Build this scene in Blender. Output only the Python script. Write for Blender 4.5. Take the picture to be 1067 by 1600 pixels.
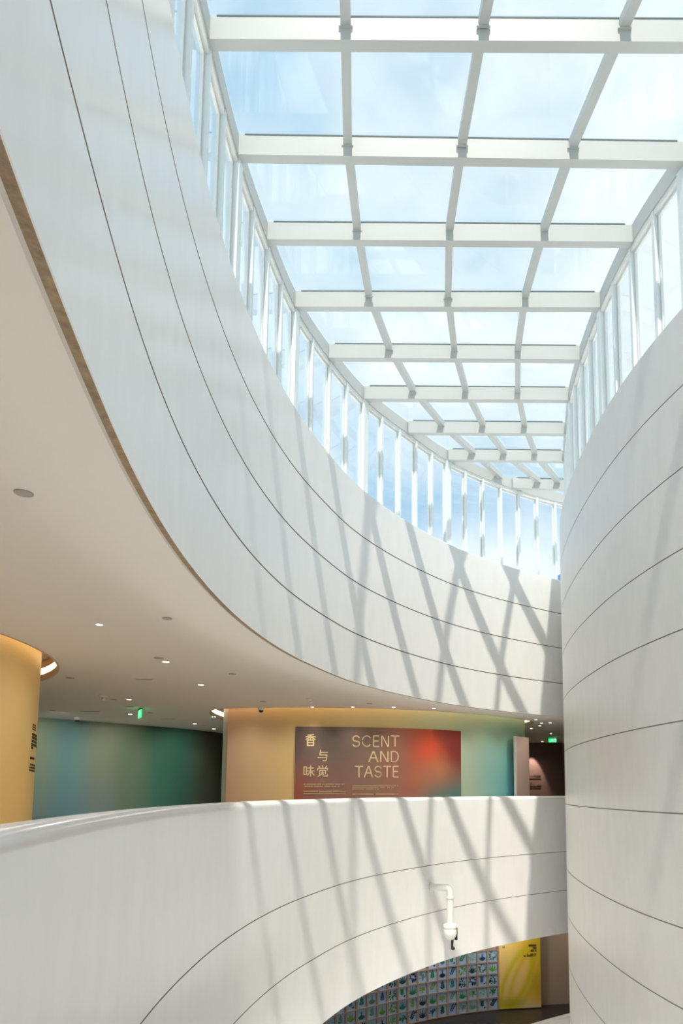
import bpy, bmesh, math, random
from mathutils import Vector, geometry
from mathutils.geometry import tessellate_polygon
R = math.radians
sc = bpy.context.scene
for o in list(bpy.data.objects): bpy.data.objects.remove(o)
C = sc.collection

# ------------------------------------------------------------------ camera
EYE = 1.4
F, TH, CX, HY = 1040.0, R(5.9), 665.0, 1236.0
CY = HY - F * math.tan(TH)
cam = bpy.data.cameras.new('camera'); camo = bpy.data.objects.new('camera', cam); C.objects.link(camo)
camo.location = (0, 0, EYE); camo.rotation_euler = (R(90) + TH, 0, 0)
cam.sensor_fit = 'AUTO'; cam.sensor_width = 36; cam.lens = F / 1600 * 36
cam.shift_x = -(CX - 533.5) / 1600; cam.shift_y = (CY - 800) / 1600
cam.clip_start = 0.02; cam.clip_end = 2000
sc.camera = camo

# ------------------------------------------------------------------ light
vs = sc.view_settings
vs.view_transform = 'Standard'; vs.look = 'None'; vs.gamma = 1; vs.use_curve_mapping = False
vs.exposure = 0.87
SUN_DIR = Vector((0.03, -0.45, 1)).normalized()      # towards the sun
sun = bpy.data.lights.new('sun', 'SUN'); suno = bpy.data.objects.new('sun', sun); C.objects.link(suno)
sun.energy = 2.95; sun.angle = R(0.9); sun.color = (1.0, 0.9, 0.78)
suno.rotation_euler = SUN_DIR.to_track_quat('Z', 'Y').to_euler(); suno.location = (3, -10, 40)

w = bpy.data.worlds.new('sky'); sc.world = w; w.use_nodes = True
nt = w.node_tree; nt.nodes.clear()
out = nt.nodes.new('ShaderNodeOutputWorld'); bg = nt.nodes.new('ShaderNodeBackground')
tc = nt.nodes.new('ShaderNodeTexCoord'); mp = nt.nodes.new('ShaderNodeMapping'); mp.inputs['Scale'].default_value = (1.0, 1.0, 1.6)
mp.inputs['Location'].default_value = (0.35, 0.1, 0.2)
nz = nt.nodes.new('ShaderNodeTexNoise'); nz.inputs['Scale'].default_value = 3.1; nz.inputs['Detail'].default_value = 7; nz.inputs['Roughness'].default_value = 0.5
cr = nt.nodes.new('ShaderNodeValToRGB')
e = cr.color_ramp.elements
e[0].position = 0.36; e[0].color = (0.38, 0.55, 0.70, 1)
e[1].position = 0.62; e[1].color = (0.80, 0.84, 0.86, 1)
m1 = e.new(0.49); m1.color = (0.59, 0.70, 0.78, 1)
L = nt.links.new
L(tc.outputs['Generated'], mp.inputs['Vector']); L(mp.outputs[0], nz.inputs['Vector']); L(nz.outputs[0], cr.inputs[0])
L(cr.outputs[0], bg.inputs[0]); bg.inputs[1].default_value = 0.73; L(bg.outputs[0], out.inputs[0])

# ------------------------------------------------------------------ materials
MATS = {}
def mat(name, col, rough=0.6, spec=0.4, metal=0.0, emit=None, estr=1.0, streak=0.0, scale=(3, 3, .35), col2=None, bump=0.0, coat=0.0):
    if name in MATS: return MATS[name]
    m = bpy.data.materials.new(name); m.use_nodes = True; MATS[name] = m
    t = m.node_tree; b = t.nodes['Principled BSDF']
    b.inputs['Base Color'].default_value = (*col, 1); b.inputs['Roughness'].default_value = rough
    b.inputs['Specular IOR Level'].default_value = spec; b.inputs['Metallic'].default_value = metal
    b.inputs['Coat Weight'].default_value = coat; b.inputs['Coat Roughness'].default_value = 0.12
    if emit:
        b.inputs['Emission Color'].default_value = (*emit, 1); b.inputs['Emission Strength'].default_value = estr
    c = t.nodes.new('ShaderNodeTexCoord'); p = t.nodes.new('ShaderNodeMapping'); p.inputs['Scale'].default_value = scale
    n = t.nodes.new('ShaderNodeTexNoise'); n.inputs['Scale'].default_value = 2.0; n.inputs['Detail'].default_value = 6; n.inputs['Roughness'].default_value = 0.6
    t.links.new(c.outputs['Object'], p.inputs[0]); t.links.new(p.outputs[0], n.inputs['Vector'])
    rp = t.nodes.new('ShaderNodeValToRGB'); s = max(streak, 0.01)
    lo = col2 if col2 else tuple(v * (1 - s) for v in col)
    rp.color_ramp.elements[0].position = .3; rp.color_ramp.elements[0].color = (*lo, 1)
    rp.color_ramp.elements[1].position = .7; rp.color_ramp.elements[1].color = (*(tuple(min(1, v * (1 + s * .4)) for v in col)), 1)
    t.links.new(n.outputs[0], rp.inputs[0]); t.links.new(rp.outputs[0], b.inputs['Base Color'])
    if bump:
        bu = t.nodes.new('ShaderNodeBump'); bu.inputs['Strength'].default_value = bump; bu.inputs['Distance'].default_value = .02
        t.links.new(n.outputs[0], bu.inputs['Height']); t.links.new(bu.outputs[0], b.inputs['Normal'])
    return m
def vcmat(name, rough=.6, spec=.3):
    m = bpy.data.materials.new(name); m.use_nodes = True; t = m.node_tree; b = t.nodes['Principled BSDF']
    a = t.nodes.new('ShaderNodeVertexColor'); a.layer_name = 'print'
    t.links.new(a.outputs[0], b.inputs['Base Color']); b.inputs['Roughness'].default_value = rough; b.inputs['Specular IOR Level'].default_value = spec
    return m
def glassmat(name, tint, refl):
    m = bpy.data.materials.new(name); m.use_nodes = True; t = m.node_tree; t.nodes.clear()
    o = t.nodes.new('ShaderNodeOutputMaterial'); mx = t.nodes.new('ShaderNodeMixShader')
    tr = t.nodes.new('ShaderNodeBsdfTransparent'); tr.inputs[0].default_value = (*tint, 1)
    gl = t.nodes.new('ShaderNodeBsdfGlossy'); gl.inputs['Roughness'].default_value = .02; gl.inputs[0].default_value = (.9, .97, 1, 1)
    fr = t.nodes.new('ShaderNodeFresnel'); ge = t.nodes.new('ShaderNodeNewGeometry'); mi = t.nodes.new('ShaderNodeMix')
    mi.inputs[2].default_value = refl; mi.inputs[3].default_value = 1 / refl          # same reflection on both faces of the sheet
    t.links.new(ge.outputs['Backfacing'], mi.inputs[0]); t.links.new(mi.outputs[0], fr.inputs[0])
    t.links.new(fr.outputs[0], mx.inputs[0]); t.links.new(tr.outputs[0], mx.inputs[1]); t.links.new(gl.outputs[0], mx.inputs[2]); t.links.new(mx.outputs[0], o.inputs[0])
    return m
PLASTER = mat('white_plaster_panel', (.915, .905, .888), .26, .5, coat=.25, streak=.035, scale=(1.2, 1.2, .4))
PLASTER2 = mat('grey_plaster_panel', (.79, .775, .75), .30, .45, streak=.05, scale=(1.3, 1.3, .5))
GROOVE = mat('joint_sealant', (.38, .31, .25), .8, .1)
GROOVE2 = mat('pale_joint_sealant', (.42, .37, .32), .8, .1)
EDGE = mat('stone_edge', (.36, .27, .18), .7, .2, streak=.35, scale=(6, 6, 6))
HEM = mat('pale_hem_trim', (.62, .60, .56), .6, .3)
CEIL = mat('painted_ceiling', (.79, .755, .71), .75, .2)
STEEL = mat('white_painted_steel', (.545, .565, .555), .42, .4)
POST = mat('sky_tinted_post', (.80, .86, .87), .4, .45)  # white paint, with the bluish light of the sky mixed into the colour
FRAME = mat('white_window_frame', (.86, .87, .85), .4, .4)
GASKET = mat('dark_gasket', (.10, .14, .15), .6, .3)
FLOORM = mat('pale_floor', (.80, .76, .70), .35, .4, streak=.1)
DARKFLOOR = mat('dark_floor', (.035, .03, .028), .3, .5, streak=.3, scale=(1, 1, 1))
BROWN = mat('brown_wall_paint', (.23, .15, .13), .7, .2)
DARKBROWN = mat('dark_brown_wall', (.07, .05, .045), .8, .2)
TAN = mat('tan_wall_paint', (.42, .33, .26), .7, .2)
LOWWALL = mat('tan_grid_wall', (.34, .26, .20), .6, .3)
GLASS = glassmat('roof_glass', (.955, .985, .99), 1.42)
GLASSW = glassmat('window_glass', (.95, .975, .99), 1.4)
ROOFDECK = mat('grey_roof_deck', (.72, .72, .72), .8, .2)
WHITEPL = mat('white_plastic', (.86, .84, .80), .3, .5)
DARKPL = mat('dark_metal', (.03, .03, .035), .3, .5)
GREYPL = mat('grey_grille', (.40, .37, .34), .5, .3)
LAMPM = mat('warm_lamp', (.9, .8, .7), .5, emit=(1, .84, .66), estr=4.5)
STRIP = mat('warm_light_strip', (.9, .8, .7), .5, emit=(1, .72, .46), estr=1.8)
COVELIP = mat('tan_cove_lip', (.62, .47, .34), .6, .3)
EXITG = mat('exit_green', (.0, .25, .05), .5, emit=(.02, .75, .16), estr=1.1)
EXITW = mat('exit_pale', (.7, .9, .7), .5, emit=(.35, .9, .45), estr=1.0)
GOLD = mat('pale_gold_lettering', (.78, .62, .36), .45, .5)
BLACKT = mat('dark_brown_lettering', (.11, .075, .03), .7, .2)
def slatmat():
    m = mat('brown_slats', (.25, .17, .12), .7, .2); t = m.node_tree
    wv = t.nodes.new('ShaderNodeTexWave'); wv.inputs['Scale'].default_value = 5; wv.wave_type = 'RINGS'; wv.rings_direction = 'Z'
    cd = t.nodes.new('ShaderNodeTexCoord'); rp = t.nodes.new('ShaderNodeValToRGB')
    rp.color_ramp.elements[0].color = (.05, .03, .02, 1); rp.color_ramp.elements[1].color = (.5, .36, .26, 1)
    t.links.new(cd.outputs['Object'], wv.inputs[0]); t.links.new(wv.outputs[0], rp.inputs[0]); t.links.new(rp.outputs[0], t.nodes['Principled BSDF'].inputs['Base Color'])
    return m
SLATS = slatmat()

# ------------------------------------------------------------------ helpers
def tag(o, label=None, cat=None, group=None, kind=None):
    if label: o['label'] = label
    if cat: o['category'] = cat
    if group: o['group'] = group
    if kind: o['kind'] = kind
    return o
def empty(name, loc=(0, 0, 0), rz=0):
    o = bpy.data.objects.new(name, None); C.objects.link(o); o.location = loc; o.rotation_euler = (0, 0, rz); o.empty_display_size = .1
    return o
def obj(name, bm, mats, parent=None, smooth=35):
    me = bpy.data.meshes.new(name); bmesh.ops.recalc_face_normals(bm, faces=bm.faces[:]); bm.to_mesh(me); bm.free()
    for m in (mats if isinstance(mats, (list, tuple)) else [mats]): me.materials.append(m)
    if smooth:
        for p in me.polygons: p.use_smooth = True
        me.set_sharp_from_angle(angle=R(smooth))
    o = bpy.data.objects.new(name, me); C.objects.link(o)
    if parent: o.parent = parent
    return o
def copy_tree(o, parent=None):
    c = o.copy(); C.objects.link(c)
    if parent: c.parent = parent
    for ch in list(o.children): copy_tree(ch, c)
    return c
def add_box(bm, c, s, rz=0, mi=0):
    vs_ = []
    cz, sz = math.cos(rz), math.sin(rz)
    for dx in (-.5, .5):
        for dy in (-.5, .5):
            for dz in (-.5, .5):
                x, y = dx * s[0], dy * s[1]
                vs_.append(bm.verts.new((c[0] + x * cz - y * sz, c[1] + x * sz + y * cz, c[2] + dz * s[2])))
    for f in ((0, 1, 3, 2), (4, 6, 7, 5), (0, 4, 5, 1), (2, 3, 7, 6), (0, 2, 6, 4), (1, 5, 7, 3)):
        bm.faces.new([vs_[i] for i in f]).material_index = mi
def add_bar(bm, p, q, wd, z0, z1, mi=0):
    """straight horizontal bar between plan points p and q"""
    p = Vector(p); q = Vector(q); d = (q - p); l = d.length
    add_box(bm, ((p.x + q.x) / 2, (p.y + q.y) / 2, (z0 + z1) / 2), (l, wd, z1 - z0), math.atan2(d.y, d.x), mi)
def add_lathe(bm, prof, seg=24, c=(0, 0, 0), mi=0, axis='Z'):
    rings = []
    for r, z in prof:
        rg = []
        for i in range(seg):
            a = 2 * math.pi * i / seg
            v = (r * math.cos(a), r * math.sin(a), z)
            if axis == 'Y': v = (v[0], v[2], v[1])
            if axis == 'X': v = (v[2], v[0], v[1])
            rg.append(bm.verts.new((c[0] + v[0], c[1] + v[1], c[2] + v[2])))
        rings.append(rg)
    for a, b in zip(rings, rings[1:]):
        for i in range(seg):
            bm.faces.new((a[i], a[(i + 1) % seg], b[(i + 1) % seg], b[i])).material_index = mi
    bm.faces.new(rings[0]).material_index = mi; bm.faces.new(rings[-1]).material_index = mi
def add_tube(bm, pts, r, seg=12, mi=0):
    pts = [Vector(p) for p in pts]; rings = []
    for i, p in enumerate(pts):
        d = (pts[min(i + 1, len(pts) - 1)] - pts[max(i - 1, 0)]).normalized()
        u = d.orthogonal().normalized() if i == 0 else (u - d * u.dot(d)).normalized()
        v = d.cross(u); rr = r[i] if isinstance(r, (list, tuple)) else r
        rings.append([bm.verts.new(p + (u * math.cos(2 * math.pi * k / seg) + v * math.sin(2 * math.pi * k / seg)) * rr) for k in range(seg)])
    for a, b in zip(rings, rings[1:]):
        for i in range(seg): bm.faces.new((a[i], a[(i + 1) % seg], b[(i + 1) % seg], b[i])).material_index = mi
    bm.faces.new(rings[0][::-1]).material_index = mi; bm.faces.new(rings[-1]).material_index = mi
def spline(pts, step=.3, closed=False):
    pts = [Vector(p) for p in pts]; n = len(pts); out_ = []
    rng = range(n) if closed else range(n - 1)
    for i in rng:
        p1 = pts[i]; p2 = pts[(i + 1) % n]
        p0 = pts[i - 1] if (i > 0 or closed) else p1 * 2 - p2
        p3 = pts[(i + 2) % n] if (i + 2 < n or closed) else p2 * 2 - p1
        # centripetal-ish via chord lengths
        t0 = 0; t1 = t0 + max((p1 - p0).length, 1e-6) ** .5; t2 = t1 + max((p2 - p1).length, 1e-6) ** .5; t3 = t2 + max((p3 - p2).length, 1e-6) ** .5
        k = max(2, int((p2 - p1).length / step))
        for j in range(k):
            t = t1 + (t2 - t1) * j / k
            A1 = p0 * ((t1 - t) / (t1 - t0)) + p1 * ((t - t0) / (t1 - t0)); A2 = p1 * ((t2 - t) / (t2 - t1)) + p2 * ((t - t1) / (t2 - t1)); A3 = p2 * ((t3 - t) / (t3 - t2)) + p3 * ((t - t2) / (t3 - t2))
            B1 = A1 * ((t2 - t) / (t2 - t0)) + A2 * ((t - t0) / (t2 - t0)); B2 = A2 * ((t3 - t) / (t3 - t1)) + A3 * ((t - t1) / (t3 - t1))
            out_.append(B1 * ((t2 - t) / (t2 - t1)) + B2 * ((t - t1) / (t2 - t1)))
    if not closed: out_.append(pts[-1].copy())
    return out_
def relax(pts, n=6):
    for _ in range(n):
        pts = [pts[0]] + [(pts[i - 1] + pts[i] * 2 + pts[i + 1]) / 4 for i in range(1, len(pts) - 1)] + [pts[-1]]
    return pts
def normals(cv, side):
    """unit normals; side=+1 gives the right-hand side of the travel direction"""
    ns = []
    for i in range(len(cv)):
        d = cv[min(i + 1, len(cv) - 1)] - cv[max(i - 1, 0)]
        d.normalize(); ns.append(Vector((d.y, -d.x)) * side)
    return ns
def offset(cv, side, d):
    return [p + n * d for p, n in zip(cv, normals(cv, side))]
def sweep(name, cv, side, prof, mats, parent=None, closedprof=True, smooth=30):
    """prof: list of (offset INTO the void side, z, material of the segment that starts here)"""
    ns = normals(cv, side); bm = bmesh.new(); rows = []
    for p, n in zip(cv, ns):
        rows.append([bm.verts.new((p.x + n.x * a, p.y + n.y * a, z)) for a, z, m in prof])
    m_ = len(prof); k = m_ if closedprof else m_ - 1
    for a, b in zip(rows, rows[1:]):
        for j in range(k):
            f = bm.faces.new((a[j], a[(j + 1) % m_], b[(j + 1) % m_], b[j])); f.material_index = prof[j][2]
    if closedprof:
        bm.faces.new(rows[0]); bm.faces.new(rows[-1][::-1])
    return obj(name, bm, mats, parent, smooth)
def slab(name, loops, z0, z1, m, parent=None):
    """polygon with holes, from z0 to z1"""
    pl = [[Vector((p[0], p[1], 0)) for p in lp] for lp in loops]
    tri = tessellate_polygon(pl); flat = [p for lp in pl for p in lp]; bm = bmesh.new()
    lo = [bm.verts.new((p.x, p.y, z0)) for p in flat]; hi = [bm.verts.new((p.x, p.y, z1)) for p in flat]
    for t in tri:
        try: bm.faces.new([lo[i] for i in t]); bm.faces.new([hi[i] for i in reversed(t)])
        except ValueError: pass
    k = 0
    for lp in pl:
        n = len(lp)
        for i in range(n):
            a, b = k + i, k + (i + 1) % n
            bm.faces.new((lo[a], lo[b], hi[b], hi[a]))
        k += n
    return obj(name, bm, m, parent, 0)

# pinhole helpers: a photo point on a known surface (a horizontal plane or a curved wall) turned into a place in the hall
c_, s_ = math.cos(TH), math.sin(TH)
def ray(x, y):
    a = (x - CX) / F; b = -(y - CY) / F
    return Vector((a, c_ - b * s_, s_ + b * c_))
def onz(x, y, z):
    d = ray(x, y); t = (z - EYE) / d.z
    return Vector((d.x * t, d.y * t, z))
def oncurve(cv, x, y):
    """returns (point, index, fraction)"""
    d = ray(x, y); best = None
    for i in range(len(cv) - 1):
        p, q = cv[i], cv[i + 1]; ex, ey = q.x - p.x, q.y - p.y
        det = d.x * (-ey) + ex * d.y
        if abs(det) < 1e-9: continue
        t = (p.x * (-ey) + ex * p.y) / det; u = (d.x * p.y - d.y * p.x) / det
        if -1e-6 <= u <= 1 + 1e-6 and t > 0 and (best is None or t < best[0]): best = (t, i, u)
    if best is None:                       # just off the silhouette: take the nearest point of the outline
        i = min(range(len(cv) - 1), key=lambda k: abs(cv[k].x / max(cv[k].y, .1) - d.x / d.y) if cv[k].y > 1 else 9)
        p = cv[i]; t = p.y / d.y; return Vector((p.x, p.y, EYE + d.z * t)), i, 0
    t, i, u = best
    return Vector((d.x * t, d.y * t, EYE + d.z * t)), i, u
class Wallmap:
    """arc-length coordinates on a curved vertical wall"""
    def __init__(s, cv, side): 
        s.cv = cv; s.ns = normals(cv, side); s.L = [0]
        for a, b in zip(cv, cv[1:]): s.L.append(s.L[-1] + (b - a).length)
    def uv(s, x, y):
        p, i, f = oncurve(s.cv, x, y); return s.L[i] + f * (s.L[i + 1] - s.L[i]), p.z
    def at(s, u, off=0):
        u = max(0, min(u, s.L[-1] - 1e-6)); i = 0
        while s.L[i + 1] < u: i += 1
        f = (u - s.L[i]) / (s.L[i + 1] - s.L[i])
        p = s.cv[i].lerp(s.cv[i + 1], f); n = s.ns[i].lerp(s.ns[i + 1], f).normalized()
        return p + n * off, n
    def v3(s, u, z, off): 
        p, n = s.at(u, off); return Vector((p.x, p.y, z))
def printed(name, wm, u0, u1, z0, z1, off, thick, fn, m, parent=None, nu=60, nz_=30):
    """a curved printed board on a wall; fn(s,t)->rgb of the print itself"""
    bm = bmesh.new(); F_ = []; B_ = []
    for i in range(nu + 1):
        u = u0 + (u1 - u0) * i / nu
        F_.append([bm.verts.new(wm.v3(u, z0 + (z1 - z0) * j / nz_, off)) for j in range(nz_ + 1)])
        B_.append([bm.verts.new(wm.v3(u, z0 + (z1 - z0) * j / nz_, off - thick)) for j in (0, nz_)])
    for i in range(nu):
        for j in range(nz_): bm.faces.new((F_[i][j], F_[i + 1][j], F_[i + 1][j + 1], F_[i][j + 1]))
        bm.faces.new((F_[i][0], B_[i][0], B_[i + 1][0], F_[i + 1][0])); bm.faces.new((F_[i][nz_], F_[i + 1][nz_], B_[i + 1][1], B_[i][1]))
        bm.faces.new((B_[i][0], B_[i][1], B_[i + 1][1], B_[i + 1][0]))
    for i in (0, nu): bm.faces.new(F_[i] + [B_[i][1], B_[i][0]])
    o = obj(name, bm, m, parent, 30); me = o.data
    a = me.color_attributes.new('print', 'FLOAT_COLOR', 'POINT')
    idx = 0
    for i in range(nu + 1):
        for j in range(nz_ + 1): a.data[idx].color = (*fn(i / nu, j / nz_), 1); idx += 1
        for j in (0, 1): a.data[idx].color = (*fn(i / nu, j), 1); idx += 1
    return o
def lerp(a, b, t): return tuple(x + (y - x) * t for x, y in zip(a, b))
def s2l(r, g, b): return tuple(((v / 255) / 12.92 if v / 255 < .04045 else (((v / 255) + .055) / 1.055) ** 2.4) for v in (r, g, b))
def ramp(stops, t):
    if t <= stops[0][0]: return stops[0][1]
    for (a, ca), (b, cb) in zip(stops, stops[1:]):
        if t <= b: 
            k = (t - a) / (b - a); k = k * k * (3 - 2 * k); return lerp(ca, cb, k)
    return stops[-1][1]

# ------------------------------------------------------------------ plan curves (metres, camera at origin looking +Y)
Wp = [(-1.8, -8), (-1.6, -3), (-1.55, 0), (-1.8, 1.7), (-2.08, 2.7), (-2.33, 3.55), (-2.66, 4.82), (-2.97, 6.1), (-3.3, 7.8), (-3.55, 9.7), (-3.69, 12.3), (-3.6, 14.6), (-3.33, 16.67), (-2.88, 18.56), (-2.3, 20.5), (-1.43, 22.35), (-.45, 24.0), (1.08, 26.1), (2.65, 27.7), (4.3, 29.08), (6.15, 30.42), (8, 31.6), (11, 33.3)]
W = relax(spline(Wp, .28), 8)
Rp = [(8.9, -8), (8.9, -3), (8.6, 0), (7.9, 4), (6.9, 7.5), (6.0, 10.3), (5.27, 12.7), (4.92, 14.3), (4.68, 16.2), (4.6, 18.0), (4.6, 19.8), (4.68, 21.4), (4.86, 23.2), (5.27, 25.3), (5.66, 27.1), (6.12, 28.8), (7.2, 30.2), (9.2, 32.2), (12.5, 36.5)]
RW = relax(spline(Rp, .28), 6)
ZT, ZS, ZP, ZB, ZLF = 11.3, 4.8, 1.18, -4.9, -9.65      # wall top, soffit, parapet top, bottom of lower band, lower floor
g = .02
def groove(z, d=.028, g=.018): return [(0, z + g, 1), (-d, z + g, 1), (-d, z - g, 1), (0, z - g, 0)]
GU = [9.68, 8.03, 6.36]
prof = [(-.9, ZT, 0), (-.03, ZT, 0), (0, ZT - .03, 0)]
for z in GU: prof += groove(z)
prof += [(0, ZS + .01, 0), (-.01, ZS, 2), (-.09, ZS, 3), (-.13, ZS + .012, 3), (-.13, ZS + .05, 0), (-.9, ZS + .05, 0)]
tag(sweep('wall_left', W, 1, prof, [PLASTER, GROOVE, EDGE, HEM]), kind='structure')
# lower band with rounded parapet top
prof = [(-.32, ZP - .07, 0), (-.30, ZP - .025, 0), (-.26, ZP, 0)]
for k in range(6):
    a = R(90 - 90 * k / 5); prof.append((-.15 + .15 * math.cos(a), ZP - .15 + .15 * math.sin(a), 0))
for z in (-1.32, -3.03): prof += groove(z, .02, .012)
prof += [(0, ZB + .01, 0), (-.01, ZB, 2), (-.09, ZB, 3), (-.13, ZB + .02, 0), (-.32, ZB + .02, 0)]
tag(sweep('wall_left_lower', W, 1, prof, [PLASTER, GROOVE2, EDGE, HEM]), kind='structure')
# band of the storey below
prof = [(-.32, -8.53, 0), (-.26, -8.47, 0)]
for k in range(6):
    a = R(90 - 90 * k / 5); prof.append((-.10 + .10 * math.cos(a), -8.57 + .10 * math.sin(a), 0))
prof += [(0, -13, 0), (-.32, -13, 0)]
tag(sweep('wall_left_bottom', W, 1, prof, [PLASTER]), kind='structure')
prof = [(-1.3, ZT, 0), (-.03, ZT, 0), (0, ZT - .03, 0)]
for z in (9.65, 7.95, 6.28, 4.64, 2.8, .95, -1.3, -2.87, -4.55, -6.2, -7.9, -9.6): prof += groove(z, .02, .013)
prof += [(0, -13, 0), (-1.3, -13, 0)]
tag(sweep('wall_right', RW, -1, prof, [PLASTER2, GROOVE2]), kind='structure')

# ------------------------------------------------------------------ cove outlines and drums
CC = Vector((-17.3, 14.5))
def circ(c, r, n=96): return [Vector((c.x + r * math.cos(2 * math.pi * i / n), c.y + r * math.sin(2 * math.pi * i / n))) for i in range(n)]
holeA = circ(CC, 8.0, 128); drumA = circ(CC, 7.6, 128)
front = spline([(-8.36, 28.02), (-6.9, 27.66), (-5.3, 27.58), (-2.7, 27.85), (-.6, 28.5), (1.4, 29.55), (3.3, 31.0), (4.86, 32.6)], .3)
backp = spline([(4.86, 32.6), (5.0, 33.6), (4.6, 35.5), (2.5, 38.3), (-1, 40), (-5, 39.5), (-8, 36.5), (-9.2, 33), (-9.27, 30.35)], .5)
drumB = front + backp[1:] + [Vector((-8.9, 29.3))]
hfront = spline([(-8.75, 27.62), (-7.0, 27.22), (-5.3, 27.14), (-2.6, 27.38), (-.4, 28.05), (1.65, 29.15), (3.6, 30.7), (5.2, 32.5)], .3)
hback = spline([(5.2, 32.5), (5.42, 33.7), (5.0, 35.8), (2.8, 38.7), (-1, 40.5), (-5.2, 40), (-8.4, 36.8), (-9.75, 33), (-9.75, 30.3), (-9.2, 28.3)], .5)
holeB = hfront + hback[1:]

def outer(cv): return [Vector(p) for p in cv] + [Vector(q) for q in ((26, 34), (26, 60), (-46, 60), (-46, -8))]
Wo = offset(W, 1, -.12)
tag(slab('ceiling', [outer(Wo), holeA, holeB], ZS + .02, ZS + .16, CEIL), kind='structure')
Wf = offset(W, 1, -.30)
tag(slab('floor', [outer(Wf), drumA, drumB], -.2, 0, FLOORM), kind='structure')
tag(slab('ceiling_lower', [outer(Wo)], ZB + .03, ZB + .2, CEIL), kind='structure')
tag(slab('floor_lower', [outer(Wf)], ZLF - .2, ZLF, DARKFLOOR), kind='structure')
# roof deck outside the clerestory, both sides
Wd = offset(W, 1, -.88)
tag(slab('roof_deck_left', [outer(Wd)], ZT - .25, ZT - .02, ROOFDECK), kind='structure').name = 'ceiling_deck_left'
Rd = offset(RW, -1, -1.25)
tag(slab('ceiling_deck_right', [[p for p in Rd] + [Vector((26, 37.5)), Vector((26, -8))]], ZT - .25, ZT - .02, ROOFDECK), kind='structure')
bm = bmesh.new(); add_box(bm, (4, 12, -12.1), (60, 60, .2)); tag(obj('floor_bottom', bm, mat('pale_lobby_floor', (.88, .88, .87), .5, .4), smooth=0), kind='structure')
for nm, c, s in (('wall_back', (3.5, -8.15, 1.6), (60, .3, 29)), ('wall_west', (-46, 26, -1), (.3, 68, 24.5)), ('wall_north', (-10, 60, -1), (72, .3, 24.5)), ('wall_east', (26.1, 26, -1), (.3, 68, 24.5))):
    bm = bmesh.new(); add_box(bm, c, s); tag(obj(nm, bm, PLASTER if nm == 'wall_back' else DARKBROWN, smooth=0), kind='structure')
# bridge the photographer stands on
bm = bmesh.new(); add_box(bm, (3.5, -1.2, -.15), (10.2, 1.5, .3)); tag(obj('floor_bridge', bm, FLOORM, smooth=0), kind='structure')
bm = bmesh.new(); add_box(bm, (3.5, -.55, .55), (10.2, .2, 1.1)); tag(obj('wall_bridge_parapet', bm, PLASTER, smooth=0), kind='structure')

# printed drums
PRINT = vcmat('printed_wallpaper', .55, .3)
def colwall(name, cv, closed, z0, z1, fn, nz_=16, thick=None):
    bm = bmesh.new(); n = len(cv); cols = []; rows = []
    for i, p in enumerate(cv):
        rows.append([bm.verts.new((p.x, p.y, z0 + (z1 - z0) * j / nz_)) for j in range(nz_ + 1)])
        cols += [fn(p, j / nz_) for j in range(nz_ + 1)]
    for i in range(n if closed else n - 1):
        a, b = rows[i], rows[(i + 1) % n]
        for j in range(nz_): bm.faces.new((a[j], b[j], b[j + 1], a[j + 1]))
    if closed: bm.faces.new([r[-1] for r in rows]); bm.faces.new([r[0] for r in rows])
    o = obj(name, bm, PRINT, None, 40)
    if not closed:
        md = o.modifiers.new('thickness', 'SOLIDIFY'); md.thickness = thick or .2; md.offset = 0
    a = o.data.color_attributes.new('print', 'FLOAT_COLOR', 'POINT')
    for i, c in enumerate(cols): a.data[i].color = (*c, 1)
    return tag(o, kind='structure')
YEL = [(-40, s2l(214, 186, 140)), (0, s2l(212, 184, 140)), (13, s2l(224, 194, 146)), (16.5, s2l(228, 196, 124)), (19, s2l(212, 190, 140)), (24, s2l(170, 170, 130))]
colwall('wall_drum_left', drumA, True, 0, 5.4, lambda p, t: lerp(ramp(YEL, p.y), s2l(226, 186, 120), .25 * (1 - t)))
DR = [(-8.4, s2l(228, 192, 158)), (-7.3, s2l(232, 200, 156)), (-5.6, s2l(228, 200, 140)), (-2, s2l(224, 206, 150)), (1.0, s2l(204, 210, 170)), (1.9, s2l(184, 206, 184)), (3.2, s2l(160, 210, 196)), (4.2, s2l(128, 200, 190)), (5, s2l(150, 200, 184))]
def drumcol(p, t):
    if p.y > 28.3 and p.x < -8.0: return s2l(205, 222, 222)
    c = ramp(DR, p.x)
    k = max(0, min(1, (p.x - 2.2) / 2)) * max(0, 1 - t * 1.6)
    c = lerp(c, s2l(90, 186, 214), .9 * k)
    k = max(0, min(1, (p.x - .5) / 1.5)) * max(0, min(1, (t - .55) / .3))
    return lerp(c, s2l(196, 198, 140), .5 * k)
colwall('wall_drum_centre', drumB, True, 0, 5.4, drumcol)
teal = spline([(-30, 22), (-22, 27.2), (-18.2, 31), (-15.28, 34.2), (-13.2, 37), (-12.1, 39.6), (-11.6, 42)], .4)
TL = [(-30, s2l(150, 160, 110)), (-18.3, s2l(150, 168, 138)), (-17.2, s2l(112, 158, 160)), (-16.2, s2l(140, 150, 128)), (-15.2, s2l(116, 138, 116)), (-14.2, s2l(66, 124, 104)), (-13.4, s2l(62, 112, 98)), (-12.6, s2l(84, 92, 76)), (-11.5, s2l(62, 58, 50))]
colwall('wall_teal', teal, False, 0, ZS + .01, lambda p, t: lerp(ramp(TL, p.x), s2l(120, 156, 176), max(0, .55 - t) * (1 if p.x < -15.6 else .25)))
bm = bmesh.new(); add_bar(bm, (-14, 44), (-6, 43), .2, 0, ZS); tag(obj('wall_dark_end', bm, DARKBROWN, smooth=0), kind='structure')
# brown wall seen through the gap on the right
bm = bmesh.new(); add_bar(bm, (2, 46.6), (16, 48.2), .2, 0, ZS + .02); tag(obj('wall_brown_end', bm, BROWN, smooth=0), kind='structure')
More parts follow.
